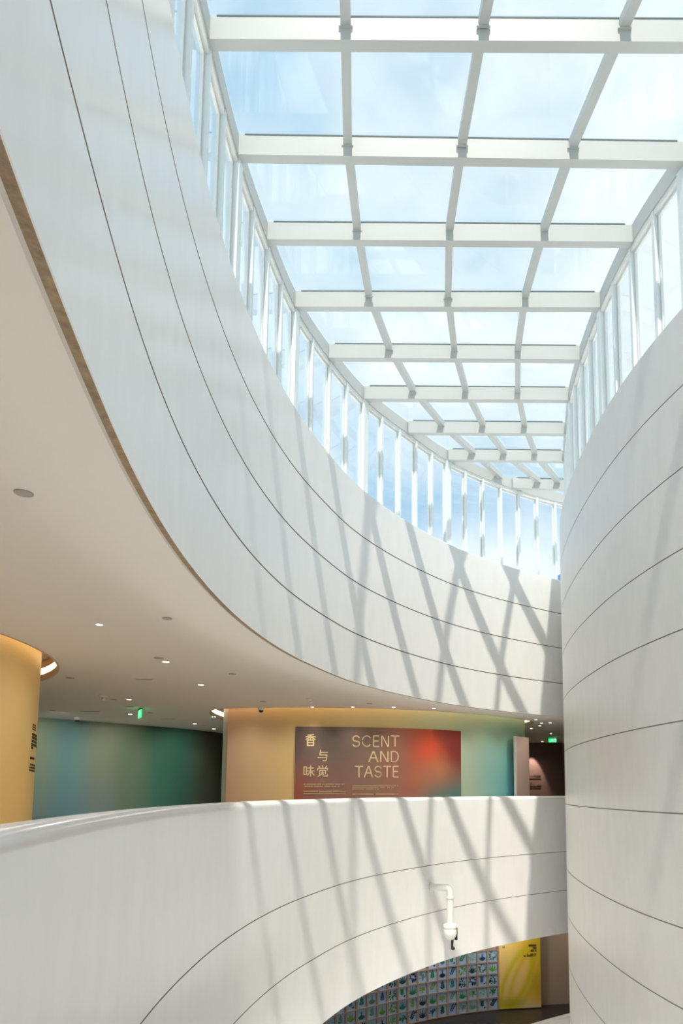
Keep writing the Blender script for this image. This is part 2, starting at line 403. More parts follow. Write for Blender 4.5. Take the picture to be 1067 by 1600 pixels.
# lower level walls
lowp = [(-14, 17), (-11.2, 21.5), (-8.6, 25.6), (-6.1, 28.4), (-3.7, 30.85), (-.76, 33.05), (1.2, 34.2), (3.3, 35.05), (5.9, 35.52)]
low = spline(lowp, .25)
LOWM = Wallmap(low, 1)
prof = [(0, ZLF, 0), (0, ZB + .03, 0), (-.3, ZB + .03, 0), (-.3, ZLF, 0)]
tag(sweep('wall_lower_curved', low, 1, prof, [LOWWALL]), kind='structure')
bm = bmesh.new(); add_bar(bm, (5.9, 35.95), (13, 37.1), .2, ZLF, ZB + .03); tag(obj('wall_lower_end', bm, TAN, smooth=0), kind='structure')

# ------------------------------------------------------------------ cove lights
def rim(name, hole, zs, m, parent, closed=True):
    bm = bmesh.new(); n = len(hole); rr = [[bm.verts.new((p.x + nn.x * o, p.y + nn.y * o, z)) for o, z in zs] for p, nn in zip(hole, HN)]
    for i in range(n):
        a, b = rr[i], rr[(i + 1) % n]
        for j in range(len(zs)): bm.faces.new((a[j], b[j], b[(j + 1) % len(zs)], a[(j + 1) % len(zs)]))
    return obj(name, bm, m, parent, 40)
for hole, inner, lab in ((holeA, drumA, 'glowing recessed cove ring around the top of the big yellow drum at left'), (holeB, drumB, 'glowing recessed cove ring around the top of the drum with the red banner')):
    n = len(hole); HN = []
    for i in range(n):
        d = hole[(i + 1) % n] - hole[i - 1]; d.normalize(); HN.append(Vector((d.y, -d.x)))      # outward for ccw outlines
    cv = empty('cove_light', (0, 0, ZS)); cv.location = (0, 0, 0); tag(cv, lab, 'cove light')
    rim('lip', hole, ((0, ZS + .01), (0, ZS + .2), (.05, ZS + .2), (.05, ZS + .01)), COVELIP, cv)
    rim('light_strip', hole, ((-.0, ZS + .2), (0, ZS + .40), (.05, ZS + .40), (.05, ZS + .2)), STRIP, cv)
    rim('upper_lip', hole, ((0, ZS + .40), (0, ZS + .62), (.05, ZS + .62), (.05, ZS + .40)), COVELIP, cv)
    slab('slat_panel', [[p + q * .05 for p, q in zip(hole, HN)]], ZS + .62, ZS + .66, SLATS, cv)

# ------------------------------------------------------------------ skylight
K = 1.13; zb = 13 * K + EYE; zt = zb + .50; zpb = 13.25 * K + EYE
BLp = [(327, 80), (372, 255), (418, 384), (462, 487), (515, 565), (570, 628), (638, 680), (700, 722), (800, 765)]
BRp = [(1067, 265), (985, 388), (937, 488), (907, 568), (890, 630), (885, 682), (882, 724)]
PUp = [[(540, 42), (755, 42), (975, 45)], [(543, 228), (722, 228), (895, 232)], [(558, 361), (702, 363), (849, 365)], [(576, 463), (700, 466), (820, 468)], [(608, 547), (710, 549), (809, 550)], [(645, 612), (728, 614), (809, 616)], [(692, 668), (756, 669), (820, 670)], [(743, 713), (791, 714), (838, 716)]]
P2 = lambda v: Vector((v.x, v.y))
BL = [P2(onz(x, y, zb)) for x, y in BLp]; BR = [Vector((6.95, 11.9))] + [P2(onz(x, y, zb)) for x, y in BRp] + [Vector((7.15, 31.45))]
PU = [[P2(onz(x, y, zpb)) for x, y in r] for r in PUp]
nearL = [(-2.5, -7.2), (-2.4, -4.8), (-2.45, -2.4), (-2.7, 0), (-3.1, 2.35), (-3.5, 4.7), (-3.9, 7.05), (-4.15, 9.45)]
nearR = [(9.7, -7.2), (9.7, -4.8), (9.7, -2.4), (9.6, 0), (9.3, 2.35), (8.9, 4.7), (8.3, 7.1), (7.7, 9.5)]
EL = [Vector(p) for p in nearL] + BL; ER = [Vector(p) for p in nearR] + BR
last = (Vector((8.7, 33.8)), Vector((8.9, 33.85)))
rows = []
for i in range(len(nearL)):
    t = (len(nearL) - i)
    rows.append([Vector((a + b * min(t, 4), nearL[i][1] - .15)) for a, b in ((-1.57, .2), (1.13, .33), (3.92, .5))])
rows += PU + [[Vector((3.6, 30.7)), Vector((5.55, 31.2)), Vector((6.5, 31.25))]]
sky = tag(empty('skylight', (2, 14, zb)), 'long curved glass skylight on white steel beams over the whole void', 'skylight'); sky.location = (0, 0, 0)
NB = len(EL)
for i in range(NB):
    p, q = EL[i], ER[i]; d = (q - p).normalized(); nrm = Vector((-d.y, d.x))
    bm = bmesh.new(); o = -nrm * .11
    add_bar(bm, p + o, q + o, .22, zb, zt)
    obj('beam', bm, STEEL, sky, 0)
    bm = bmesh.new(); add_bar(bm, p + o + d * .2, q + o - d * .2, .235, zt + .0, zt + .03); obj('gasket', bm, GASKET, sky, 0)
for i in range(NB - 1):
    for k in range(3):
        a, b = rows[i][k], rows[i + 1][k]
        d = (b - a).normalized()
        bm = bmesh.new(); add_bar(bm, a + d * .14, b - d * .0, .2, zpb, zt - .005)
        add_box(bm, ((b - d * .02).x, (b - d * .02).y, zpb - .012), (.27, .05, .03))
        obj('purlin', bm, STEEL, sky, 0)
# roof glass, one pane per bay
for i in range(NB - 1):
    A = [EL[i]] + rows[i] + [ER[i]]; B = [EL[i + 1]] + rows[i + 1] + [ER[i + 1]]
    if i == NB - 2: A = [EL[i]] + rows[i] + [ER[i]]
    for k in range(4):
        bm = bmesh.new(); zz = zt + .03
        q4 = [A[k], A[k + 1], B[k + 1], B[k]]
        lo = [bm.verts.new((v.x, v.y, zz)) for v in q4]; hi = [bm.verts.new((v.x, v.y, zz + .024)) for v in q4]
        bm.faces.new(lo); bm.faces.new(hi[::-1])
        for j in range(4): bm.faces.new((lo[j], lo[(j + 1) % 4], hi[(j + 1) % 4], hi[j]))
        obj('roof_pane', bm, GLASS, sky, 0)
# end pane beyond the last beam
bm = bmesh.new(); q4 = [EL[-1], ER[-1], last[1], last[0]]
lo = [bm.verts.new((v.x, v.y, zt + .03)) for v in q4]; hi = [bm.verts.new((v.x, v.y, zt + .054)) for v in q4]
bm.faces.new(lo); bm.faces.new(hi[::-1])
for j in range(4): bm.faces.new((lo[j], lo[(j + 1) % 4], hi[(j + 1) % 4], hi[j]))
obj('roof_pane', bm, GLASS, sky, 0)
edgeL = relax(spline(EL + [last[0]], .35), 3); edgeR = relax(spline(ER + [last[1]], .35), 3)
for cv, sd, nm in ((edgeL, 1, 'edge_beam'), (edgeR, -1, 'edge_beam')):
    sweep(nm, cv, sd, [(.06, zb + .02, 0), (.06, zt, 0), (-.18, zt, 0), (-.18, zb + .02, 0)], [STEEL], sky)

# ------------------------------------------------------------------ clerestory windows between the wall tops and the roof
ML = Wallmap(edgeL, 1); MR = Wallmap(edgeR, -1)
def uof(wm, p):
    best = min(range(len(wm.cv)), key=lambda i: (wm.cv[i] - p).length); return wm.L[best]
wn = [0]
def bay(wm, u0, u1, n, side):
    wn[0] += 1
    wdw = tag(empty('window_%d' % wn[0]), kind='structure')
    du = (u1 - u0) / n
    def post(u, wd, dp, name, m):
        p, nn = wm.at(u, -.06); bm = bmesh.new()
        add_box(bm, (p.x, p.y, (ZT + zb) / 2), (dp, wd, zb - ZT + .02), math.atan2(nn.y, nn.x)); return obj(name, bm, m, wdw, 0)
    post(u0, .30, .26, 'post', POST)
    for k in range(1, n): 
        post(u0 + k * du, .11, .2, 'mullion', POST)
    def rail(name, o0, o1, z0, z1, m):
        bm = bmesh.new(); pr = []
        st = max(2, int((u1 - u0) / .3))
        for k in range(st + 1):
            u = u0 + (u1 - u0) * k / st
            a, b = wm.at(u, o0)[0], wm.at(u, o1)[0]
            pr.append([bm.verts.new((a.x, a.y, z0)), bm.verts.new((a.x, a.y, z1)), bm.verts.new((b.x, b.y, z1)), bm.verts.new((b.x, b.y, z0))])
        for a, b in zip(pr, pr[1:]):
            for j in range(4): bm.faces.new((a[j], a[(j + 1) % 4], b[(j + 1) % 4], b[j]))
        bm.faces.new(pr[0]); bm.faces.new(pr[-1][::-1]); obj(name, bm, m, wdw, 30)
    rail('head_rail', .02, -.14, zb - .12, zb + .03, FRAME)
    rail('sill', .02, -.16, ZT - .02, ZT + .12, FRAME)
    for k in range(n):
        a, b = u0 + k * du + (.16 if k == 0 else .06), u0 + (k + 1) * du - (.16 if k == n - 1 else .06)
        # sash frame
        bm = bmesh.new()
        for u in (a + .03, b - .03):
            p, nn = wm.at(u, -.1); add_box(bm, (p.x, p.y, (ZT + zb) / 2), (.06, .05, zb - ZT - .2), math.atan2(nn.y, nn.x))
        for z in (zb - .16, ZT + .15):
            p, q = wm.at(a, -.1)[0], wm.at(b, -.1)[0]; add_bar(bm, p, q, .06, z - .035, z + .035)
        fr = obj('sash', bm, FRAME, wdw, 0)
        p, q = wm.at(a + .02, -.1)[0], wm.at(b - .02, -.1)[0]
        bm = bmesh.new(); add_bar(bm, p, q, .014, ZT + .15, zb - .16); obj('pane', bm, GLASSW, fr, 0)
nL = len(nearL)
us = [uof(ML, EL[i]) for i in range(NB)] + [ML.L[-1] - .05]
for a, b, n in ((0, 2, 4), (2, 4, 4), (4, 7, 5), (7, 9, 4), (9, 11, 4), (11, 13, 4), (13, 15, 5)): bay(ML, us[a], us[b], n, 1)
bay(ML, us[15], us[17], 8, 1)
us = [uof(MR, ER[i]) for i in range(NB)] + [MR.L[-1] - .05]
for a, b, n in ((0, 3, 5), (3, 6, 5), (6, 9, 5), (9, 11, 4), (11, 13, 4), (13, 15, 4), (15, 17, 5)): bay(MR, us[a], us[b], n, -1)

# ------------------------------------------------------------------ banner on the centre drum
FM = Wallmap(front, 1)
if FM.ns[10].y > 0: FM = Wallmap(front, -1)
u0, _ = FM.uv(460.5, 1200); u1, _ = FM.uv(719, 1200); ztop = FM.uv(590, 1137)[1]; zlow = .55
GB = lambda x, y, cx, cy, rx, ry: math.exp(-(((x - cx) / rx) ** 2 + ((y - cy) / ry) ** 2))
def bannercol(s, t):
    y = 1 - t * (ztop - zlow) / (ztop - zlow)            # 0 top .. 1 bottom
    y = (1 - t) * (ztop - zlow) / (ztop - 1.15)          # 0..1 over the visible part
    base = ramp([(0, s2l(104, 88, 84)), (.2, s2l(112, 100, 94)), (.42, s2l(134, 112, 98)), (.58, s2l(158, 108, 92)), (.7, s2l(176, 96, 72)), (.85, s2l(146, 66, 54)), (1, s2l(132, 52, 46))], s)
    c = lerp(base, s2l(178, 124, 108), min(1, max(0, y - .35) * 1.1) * (1 - .5 * s))
    c = lerp(c, s2l(160, 84, 64), .8 * GB(s, y, .0, 1.0, .12, .35))
    c = lerp(c, s2l(232, 92, 60), .95 * GB(s, y, .79, .26, .085, .30))
    c = lerp(c, s2l(216, 140, 96), .7 * GB(s, y, .84, .62, .09, .22))
    c = lerp(c, s2l(186, 118, 92), .8 * GB(s, y, .74, .70, .09, .16))
    # dark red wedge in the upper right corner
    e_ = (s - .80) * 2.6 - y
    if s > .8: c = lerp(c, s2l(138, 56, 48), max(0, min(1, e_ * 3 + .4)) * .85)
    k = max(0, min(1, (y - .45) * 1.6)) * max(0, min(1, (s - .68) / .25))
    c = lerp(c, s2l(170, 146, 112), .75 * k)
    c = lerp(c, s2l(66, 136, 136), .95 * GB(s, y, .97, 1.08, .16, .30)); c = lerp(c, s2l(86, 140, 136), .75 * GB(s, y, .82, 1.1, .12, .17))
    return c
ban = tag(empty('exhibition_banner', FM.v3((u0 + u1) / 2, zlow, 0)), 'wide red and grey exhibition banner reading SCENT AND TASTE on the centre drum', 'banner'); ban.location = (0, 0, 0)
printed('banner_board', FM, u0, u1, zlow, ztop, .06, .05, bannercol, PRINT, ban, 120, 60)
def strokes(wm, off, px0, py0, px1, py1, glyph, wd, name, m, parent):
    """glyph: polylines in a 0..1 box (y down); corners given in photo points, mapped on the wall"""
    a = wm.uv(px0, py0); b = wm.uv(px1, py1)
    bm = bmesh.new()
    for pl in glyph:
        pts = [(a[0] + (b[0] - a[0]) * x, a[1] + (b[1] - a[1]) * y) for x, y in pl]
        for (x0, y0), (x1, y1) in zip(pts, pts[1:]):
            d = Vector((x1 - x0, y1 - y0)); l = d.length
            if l < 1e-6: continue
            d /= l; n = Vector((-d.y, d.x)) * wd / 2; ex = d * wd * .25
            q = [(x0 - ex.x + n.x, y0 - ex.y + n.y), (x1 + ex.x + n.x, y1 + ex.y + n.y), (x1 + ex.x - n.x, y1 + ex.y - n.y), (x0 - ex.x - n.x, y0 - ex.y - n.y)]
            f = [bm.verts.new(wm.v3(u, z, off + .016)) for u, z in q]; r = [bm.verts.new(wm.v3(u, z, off)) for u, z in q]
            bm.faces.new(f); bm.faces.new(r[::-1])
            for j in range(4): bm.faces.new((f[j], r[j], r[(j + 1) % 4], f[(j + 1) % 4]))
    return obj(name, bm, m, parent, 0)
def arc(cx, cy, rx, ry, a0, a1, n=10): return [(cx + rx * math.cos(R(a0 + (a1 - a0) * i / n)), cy + ry * math.sin(R(a0 + (a1 - a0) * i / n))) for i in range(n + 1)]
LET = {
 'S': [arc(.5, .26, .42, .26, -20, -150, 8) + arc(.5, .26, .42, .26, -160, -250, 6), [(.36, .47), (.62, .53)], arc(.5, .74, .44, .26, -60, 70, 8), arc(.5, .74, .44, .26, 88, 165, 6)],
 'C': [arc(.55, .5, .5, .5, -40, -165, 12), arc(.55, .5, .5, .5, 170, 40, 12)],
 'E': [[(.1, 0), (.1, 1)], [(.22, 0), (.95, 0)], [(.22, .48), (.85, .48)], [(.22, 1), (.95, 1)]],
 'N': [[(.06, 1), (.06, 0)], [(.14, .02), (.86, .98)], [(.94, 1), (.94, 0)]],
 'T': [[(0, 0), (.42, 0)], [(.58, 0), (1, 0)], [(.5, .05), (.5, 1)]],
 'A': [[(.0, 1), (.46, 0)], [(.54, 0), (.98, 1)], [(.26, .62), (.72, .62)]],
 'D': [[(.08, 0), (.08, 1)], [(.22, 0), (.45, 0)] + arc(.45, .5, .5, .5, -80, 80, 12) + [(.45, 1), (.22, 1)]],
}
def word(wd_, px0, px1, py0, py1, ws):
    tot = sum(ws) + .28 * (len(ws) - 1); x = px0
    for ch, w_ in zip(wd_, ws):
        ww = (px1 - px0) * w_ / tot
        strokes(FM, .06, x, py0, x + ww, py1, LET[ch], .052, 'title_letter', GOLD, ban)
        x += ww + (px1 - px0) * .28 / tot
word('SCENT', 550.5, 622.8, 1150, 1166.5, (.95, 1.15, .8, 1, 1.05))
word('AND', 576, 621.8, 1174.2, 1190.6, (1.1, 1, .95))
word('TASTE', 555, 621.8, 1197.5, 1214, (1.0, 1.1, .95, 1.0, .8))
CJK = {
 'xiang': [[(.2, .06), (.8, .0)], [(.02, .2), (.98, .2)], [(.5, .04), (.5, .42)], [(.44, .22), (.04, .44)], [(.56, .22), (.96, .44)], [(.2, .5), (.8, .5), (.8, 1), (.2, 1), (.2, .5)], [(.2, .74), (.8, .74)]],
 'yu': [[(.28, 0), (.22, .46)], [(.28, .22), (.96, .22)], [(.22, .46), (.9, .46), (.86, .92), (.74, 1), (.52, .98)], [(.02, .7), (.78, .7)]],
 'wei': [[(.02, .12), (.26, .12), (.26, .8), (.02, .8), (.02, .12)], [(.4, .22), (.94, .22)], [(.34, .48), (1, .48)], [(.66, 0), (.66, 1)], [(.62, .5), (.36, .88)], [(.7, .5), (1, .88)]],
 'jue': [[(.14, .04), (.26, .2)], [(.46, 0), (.54, .18)], [(.88, .02), (.76, .2)], [(.02, .42), (.06, .26), (.96, .26), (.92, .42)], [(.24, .76), (.24, .42), (.76, .42), (.76, .72)], [(.48, .5), (.44, .74), (.06, 1)], [(.56, .62), (.56, .94), (.92, .96), (.96, .82)]],
}
for k_, x0, y0, x1, y1 in (('xiang', 478, 1148, 493, 1165), ('yu', 496.5, 1172, 512.5, 1189), ('wei', 475, 1196.3, 491, 1213.6), ('jue', 496, 1196.3, 512.4, 1213.6)):
    strokes(FM, .06, x0, y0, x1, y1, CJK[k_], .042 if k_ != 'xiang' else .05, 'title_character', GOLD, ban)
random.seed(4)
def textline(wm, off, x0, y0, x1, h, name, m, parent, wd=.02, dy=0.0):
    """a line of tiny characters: short upright and level strokes"""
    gl = []; n = max(3, int((x1 - x0) / 1.6))
    for i in range(n):
        a, b = i / n, (i + .72) / n
        if random.random() < .08: continue
        gl.append([(a, random.choice((.1, .35))), (b, random.choice((.1, .35)))]); gl.append([(a, .9), (b, .9)]); gl.append([((a + b) / 2, 0), ((a + b) / 2, 1)])
    return strokes(wm, off, x0, y0, x1, y0 + h + dy, gl, wd, name, m, parent)
for x0, x1, ys in ((474.6, 540, (1224.6, 1227.8, 1235.8, 1239)), (550.5, 621.5, (1226.8, 1229.6, 1240))):
    for y in ys: textline(FM, .06, x0, y, x1 - (6 if y in (1227.8, 1229.6) else 0), 1.7, 'caption_line', GOLD, ban, .012)
textline(FM, .06, 550.5, 1232.4, 592, 1.7, 'caption_line', GOLD, ban, .012)

# pink freestanding panel at the right end of the centre drum
pt = Vector((4.22, 31.35)), Vector((4.98, 32.42))
bm = bmesh.new(); add_bar(bm, pt[0], pt[1], .12, 0, 3.98)
def mkpanel():
    o = obj('partition_panel', bm, mat('pink_panel_paint', (.60, .44, .38), .6, .3), None, 0)
    b2 = bmesh.new(); d = (pt[1] - pt[0]).normalized(); add_bar(b2, pt[0] - d * .045, pt[0], .12, 0, 3.98)
    obj('edge_strip', b2, mat('pale_edge', (.8, .78, .76), .5, .3), o, 0)
    return tag(o, 'tall narrow pinkish partition panel against the right end of the teal drum', 'panel')
mkpanel()

# lettering on the yellow drum
dr = sorted(drumA, key=lambda p: math.atan2(p.y - CC.y, p.x - CC.x)); AM = Wallmap([p for p in dr if p.x > CC.x + 1], 1)
if (AM.at(AM.L[-1] / 2, 1)[0] - CC).length < 7.5: AM = Wallmap(AM.cv, -1)
wt = tag(empty('wall_lettering'), 'brown vertical block of small lettering on the side of the yellow drum', 'lettering')
def aline(x0, y0, x1, y1, h, wd, nm='text_line', n=9):
    a = AM.uv(x0, y0); b = AM.uv(x1, y1 if y1 else y0); hz = h * 18 / F
    bm = bmesh.new(); random.seed(int(y0))
    for i in range(n):
        u = a[0] + (b[0] - a[0]) * i / n; w_ = (b[0] - a[0]) / n * .75
        for zz in (0, hz * .5, hz):
            z = a[1] - zz; q = [(u, z), (u + w_, z), (u + w_, z - wd), (u, z - wd)]
            f = [bm.verts.new(AM.v3(x, y, .012)) for x, y in q]; r = [bm.verts.new(AM.v3(x, y, .002)) for x, y in q]
            bm.faces.new(f); bm.faces.new(r[::-1])
            for j in range(4): bm.faces.new((f[j], r[j], r[(j + 1) % 4], f[(j + 1) % 4]))
        z = a[1]; q = [(u + w_ * .4, z), (u + w_ * .6, z), (u + w_ * .6, z - hz - wd), (u + w_ * .4, z - hz - wd)]
        f = [bm.verts.new(AM.v3(x, y, .014)) for x, y in q]; bm.faces.new(f)
    obj(nm, bm, BLACKT, wt, 0)
for y0, h, x0, x1, n, nm in ((1131, 7, 51, 56, 3, 'heading'), (1145, 2, 50, 57.5, 6, 'text_line'), (1150, 2, 50, 57.3, 6, 'text_line'), (1155.5, 2, 49.5, 57, 6, 'text_line'), (1161, 2, 49, 56.8, 6, 'text_line'), (1166, 2, 48.5, 51.5, 3, 'text_line'), (1182, 2, 47, 53.5, 4, 'text_line'), (1193, 1, 46.5, 54.5, 6, 'text_line'), (1197.5, 1, 46, 54.3, 6, 'text_line'), (1202, 1, 45.5, 54, 6, 'text_line')):
    aline(x0, y0, x1, None, h, .03, nm, n)
# lettering on the brown end wall
EW = Wallmap([Vector((2 + .02, 46.49)), Vector((9, 47.29)), Vector((16, 48.09))], 1)
if EW.ns[0].y > 0: EW = Wallmap(EW.cv, -1)
wt2 = tag(empty('wall_lettering'), 'dark small lettering on the spotlit brown wall through the right gap', 'lettering')
for y0, x0, x1, h in ((1205, 822, 826.5, 2.4), (1211.5, 822, 846, 1.2), (1215.5, 822, 845, 1.2), (1222, 822, 832, 1.4), (1227, 822, 846, 1), (1230.5, 822, 845, 1)):
    textline(EW, .004, x0, y0, x1, h, 'text_line', BLACKT, wt2, .035 if h > 2 else .022)

# ------------------------------------------------------------------ lower level: lattice, plant pictures, yellow poster
up, _ = LOWM.uv(779.5, 1577); uR, _ = LOWM.uv(844, 1573)
PW, PH = .565, .585
NC, NR = 27, 8
lat = tag(empty('display_lattice'), 'tan display lattice holding the grid of plant pictures on the lower curved wall', 'display rack')
for k in range(NC + 1):
    bm = bmesh.new(); p, n = LOWM.at(up - .05 - k * PW, .05); add_box(bm, (p.x, p.y, (ZLF + ZB) / 2 + .02), (.1, .085, ZB - ZLF - .04), math.atan2(n.y, n.x)); obj('upright', bm, LOWWALL, lat, 0)
for r in range(NR + 1):
    z = ZLF + .02 + r * PH
    sweep('shelf', [LOWM.at(up - .05 - NC * PW + j * PW / 2)[0] for j in range(NC * 2 + 1)], 1, [(0, z, 0), (0, z + .055, 0), (.105, z + .055, 0), (.105, z, 0)], [LOWWALL], lat, smooth=0)
CARD = mat('pale_blue_card', (.33, .47, .66), .5, .3)
GR = [mat('leaf_print_%s' % n, c, .7, .2) for n, c in (('green', (.03, .18, .04)), ('dark', (.012, .055, .03)), ('lime', (.14, .36, .04)), ('teal', (.02, .15, .13)), ('sage', (.14, .26, .16)), ('blue', (.04, .09, .17)), ('black', (.02, .022, .03)), ('olive', (.20, .28, .03)))]
RED = mat('berry_print', (.12, .015, .05), .7, .2); YELP = mat('blossom_print', (.6, .5, .05), .7, .2)
def leafpoly(bm, x, z, a, l, w_, mi=0):
    w_ = max(w_ * 1.1, .016); x *= 1.15; l *= 1.15
    ca, sa = math.cos(a), math.sin(a); pts = []
    for t, s in ((0, 0), (.25, .8), (.55, 1), (.8, .6), (1, 0), (.8, -.6), (.55, -1), (.25, -.8)):
        lx, ly = t * l, s * w_ / 2; pts.append((x + lx * ca - ly * sa, 0, z + lx * sa + ly * ca))
    f = [bm.verts.new((p[0], -.004, p[2])) for p in pts]; b = [bm.verts.new(p) for p in pts]
    bm.faces.new(f).material_index = mi; bm.faces.new(b[::-1]).material_index = mi
    for j in range(8): bm.faces.new((f[j], b[j], b[(j + 1) % 8], f[(j + 1) % 8])).material_index = mi
def plant(kind, rnd):
    bm = bmesh.new(); j = lambda s: rnd.uniform(-s, s)
    if kind == 'sprig':
        leafpoly(bm, 0, .05, R(90), .40, .012)
        for k in range(5):
            z = .10 + k * .062
            for sg in (-1, 1): leafpoly(bm, 0, z, R(90 - sg * (52 + j(12))), .14 - k * .012, .055)
        leafpoly(bm, 0, .38, R(90), .10, .05)
    elif kind == 'fan':
        for k in range(7): leafpoly(bm, 0, .06, R(90 + (k - 3) * 19 + j(4)), .36 - abs(k - 3) * .035, .05)
    elif kind == 'bouquet':
        for k in range(6): leafpoly(bm, j(.01), .04, R(90 + (k - 2.5) * 7), .24, .012)
        for k in range(20): leafpoly(bm, j(.13), .24 + j(.09), R(90 + j(80)), .10, .045)
    elif kind == 'bush':
        for k in range(26):
            a = rnd.uniform(0, 6.28); r = .14 * rnd.random() ** .5; leafpoly(bm, r * math.cos(a), .25 + r * 1.2 * math.sin(a), a + j(.8), .09, .055)
        leafpoly(bm, 0, .03, R(90), .2, .015)
    elif kind == 'branch':
        leafpoly(bm, -.12, .06, R(62), .42, .014)
        for k in range(5):
            t = .10 + k * .078; x, z = -.12 + t * .47, .06 + t * .88
            leafpoly(bm, x, z, R(62 + 55 + j(8)), .12, .06); leafpoly(bm, x, z, R(62 - 55 + j(8)), .12, .06)
    elif kind == 'bulb':
        for k in range(8): leafpoly(bm, 0, .05, R(90 + (k - 3.5) * 16), .20, .07)
        for k in range(3): leafpoly(bm, 0, .22, R(90 + (k - 1) * 14), .2, .02)
    elif kind == 'sparse':
        for k in range(9):
            a = 2 * math.pi * k / 9; leafpoly(bm, .03 * math.cos(a), .25 + .04 * math.sin(a), a + j(.2), .15, .028)
        leafpoly(bm, 0, .04, R(90), .22, .01)
    elif kind == 'berry':
        for k in range(5):
            for sg in (-1, 1): leafpoly(bm, -.03, .16 + k * .055, R(90 - sg * 55), .10, .05)
        leafpoly(bm, .04, .07, R(20), .11, .08, 1); leafpoly(bm, -.03, .06, R(90), .38, .012)
    return bm
KINDS = ['sprig', 'fan', 'bouquet', 'bush', 'branch', 'bulb', 'sparse', 'berry']
DESC = {'sprig': 'leafy sprig', 'fan': 'fan of long leaves', 'bouquet': 'bunched herb', 'bush': 'round leafy bush', 'branch': 'slanting leafy branch', 'bulb': 'bulb shaped plant', 'sparse': 'thin starry plant', 'berry': 'sprig with a berry'}
CN = ['green', 'dark green', 'lime', 'teal', 'sage', 'blue', 'blackish', 'olive']
ORD = ['first', 'second', 'third', 'fourth', 'fifth', 'sixth', 'seventh', 'eighth', 'ninth', 'tenth', 'eleventh', 'twelfth', 'thirteenth', 'fourteenth', 'fifteenth', 'sixteenth', 'seventeenth', 'eighteenth', 'nineteenth', 'twentieth', 'twenty-first', 'twenty-second', 'twenty-third', 'twenty-fourth', 'twenty-fifth', 'twenty-sixth', 'twenty-seventh']
def proj(v):
    z = v.y * c_ + (v.z - EYE) * s_; yy = -v.y * s_ + (v.z - EYE) * c_
    return CX + F * v.x / z, CY - F * yy / z
def archy(px):
    pts = [proj(Vector((p.x, p.y, ZB))) for p in W if p.y > 12 and p.x < 7]
    for (a, b), (c2, d2) in zip(pts, pts[1:]):
        if a <= px <= c2: return b + (d2 - b) * (px - a) / (c2 - a)
    return 3000 if px < pts[0][0] else 1450
PS = 1.25
random.seed(11); rnd = random.Random(5)
cardme = None; plants = {}
TW, THh = .46, .525
for r in range(NR):
    for k in range(NC):
        uc = up - .05 - (k + .5) * PW; z0 = ZLF + .075 + r * PH
        p, n = LOWM.at(uc, .0)
        px, py = proj(Vector((p.x, p.y, z0 + THh * .1))); 
        if py > 1606 and proj(Vector((p.x, p.y, z0 + THh)))[1] > 1598: continue
        if proj(Vector((p.x, p.y, z0 + .06)))[1] < archy(px) + 1 or px < 470: continue
        kd = rnd.choice(KINDS); ci = rnd.choice([0, 0, 0, 1, 1, 2, 2, 3, 4, 4, 5, 6, 7])
        rot = math.atan2(n.y, n.x) + math.pi / 2
        t = tag(empty('plant_picture', (p.x + n.x * .03, p.y + n.y * .03, z0), rot),
                '%s %s picture, %s row up, %s left of the poster' % (CN[ci], DESC[kd], ORD[r], ORD[k]), 'picture', 'framed plant pictures on the lower wall')
        if cardme is None:
            bm = bmesh.new(); add_box(bm, (0, 0, THh / 2), (TW, .04, THh)); o = obj('card', bm, CARD, t, 0); cardme = o.data
        else:
            o = bpy.data.objects.new('card', cardme); C.objects.link(o); o.parent = t
        key = (kd, ci, rnd.randrange(2))
        if key in plants: o = bpy.data.objects.new('plant_print', plants[key]); C.objects.link(o); o.parent = t
        else:
            o = obj('plant_print', plant(kd, rnd), [GR[ci], RED], t, 0); plants[key] = o.data
        o.location = (0, -.021, .015)
def postercol(s, t):
    y = 1 - t; c = ramp([(0, s2l(226, 190, 130)), (.35, s2l(228, 196, 110)), (.7, s2l(232, 186, 60)), (1, s2l(236, 188, 50))], s * .7 + (1 - y) * .3)
    y2 = (y - .2) / .8
    # leaf-like sweeping ovals
    def oval(cx, cy, rx, ry, a, x, yy):
        dx, dy = x - cx, (yy - cy) * 1.9; ca, sa = math.cos(a), math.sin(a)
        return math.sqrt(((dx * ca + dy * sa) / rx) ** 2 + ((-dx * sa + dy * ca) / ry) ** 2)
    d = oval(.42, .62, .26, .82, R(24), s, y2); c = lerp(c, s2l(196, 180, 20), .85 * math.exp(-((d - 1) / .28) ** 2)); 
    if d < .8: c = lerp(c, s2l(228, 190, 130), .6 * (.8 - d) / .8 + .15)
    d = oval(.64, .58, .24, .85, R(22), s, y2); c = lerp(c, s2l(206, 176, 28), .75 * math.exp(-((d - 1) / .26) ** 2)); c = lerp(c, s2l(150, 146, 20), .6 * GB(s, y2, .3, .93, .35, .07))
    c = lerp(c, s2l(150, 140, 20), .5 * GB(s, y2, .95, .72, .18, .2)); c = lerp(c, s2l(220, 196, 160), .7 * GB(s, y2, .85, 1.0, .3, .08))
    return c
pos = tag(empty('wall_poster'), 'yellow and green abstract poster on the lower wall right of the plant pictures', 'poster')
printed('poster_board', LOWM, up - .02, uR, ZLF + .06, ZB, .16, .1, postercol, PRINT, pos, 40, 60)
for y0, x0, x1 in ((1475, 824.5, 836.5), (1479, 829.5, 836.5), (1483, 827.5, 836.5)): textline(LOWM, .16, x0, y0, x1, 2.2, 'heading_line', BLACKT, pos, .04)
for y0, x0, x1 in ((1489, 822, 836.5), (1491.5, 816.5, 836.8)): textline(LOWM, .16, x0, y0, x1, 1, 'caption_line', BLACKT, pos, .02)
textline(LOWM, .16, 784, 1478, 787, 1.6, 'caption_line', BLACKT, pos, .03)

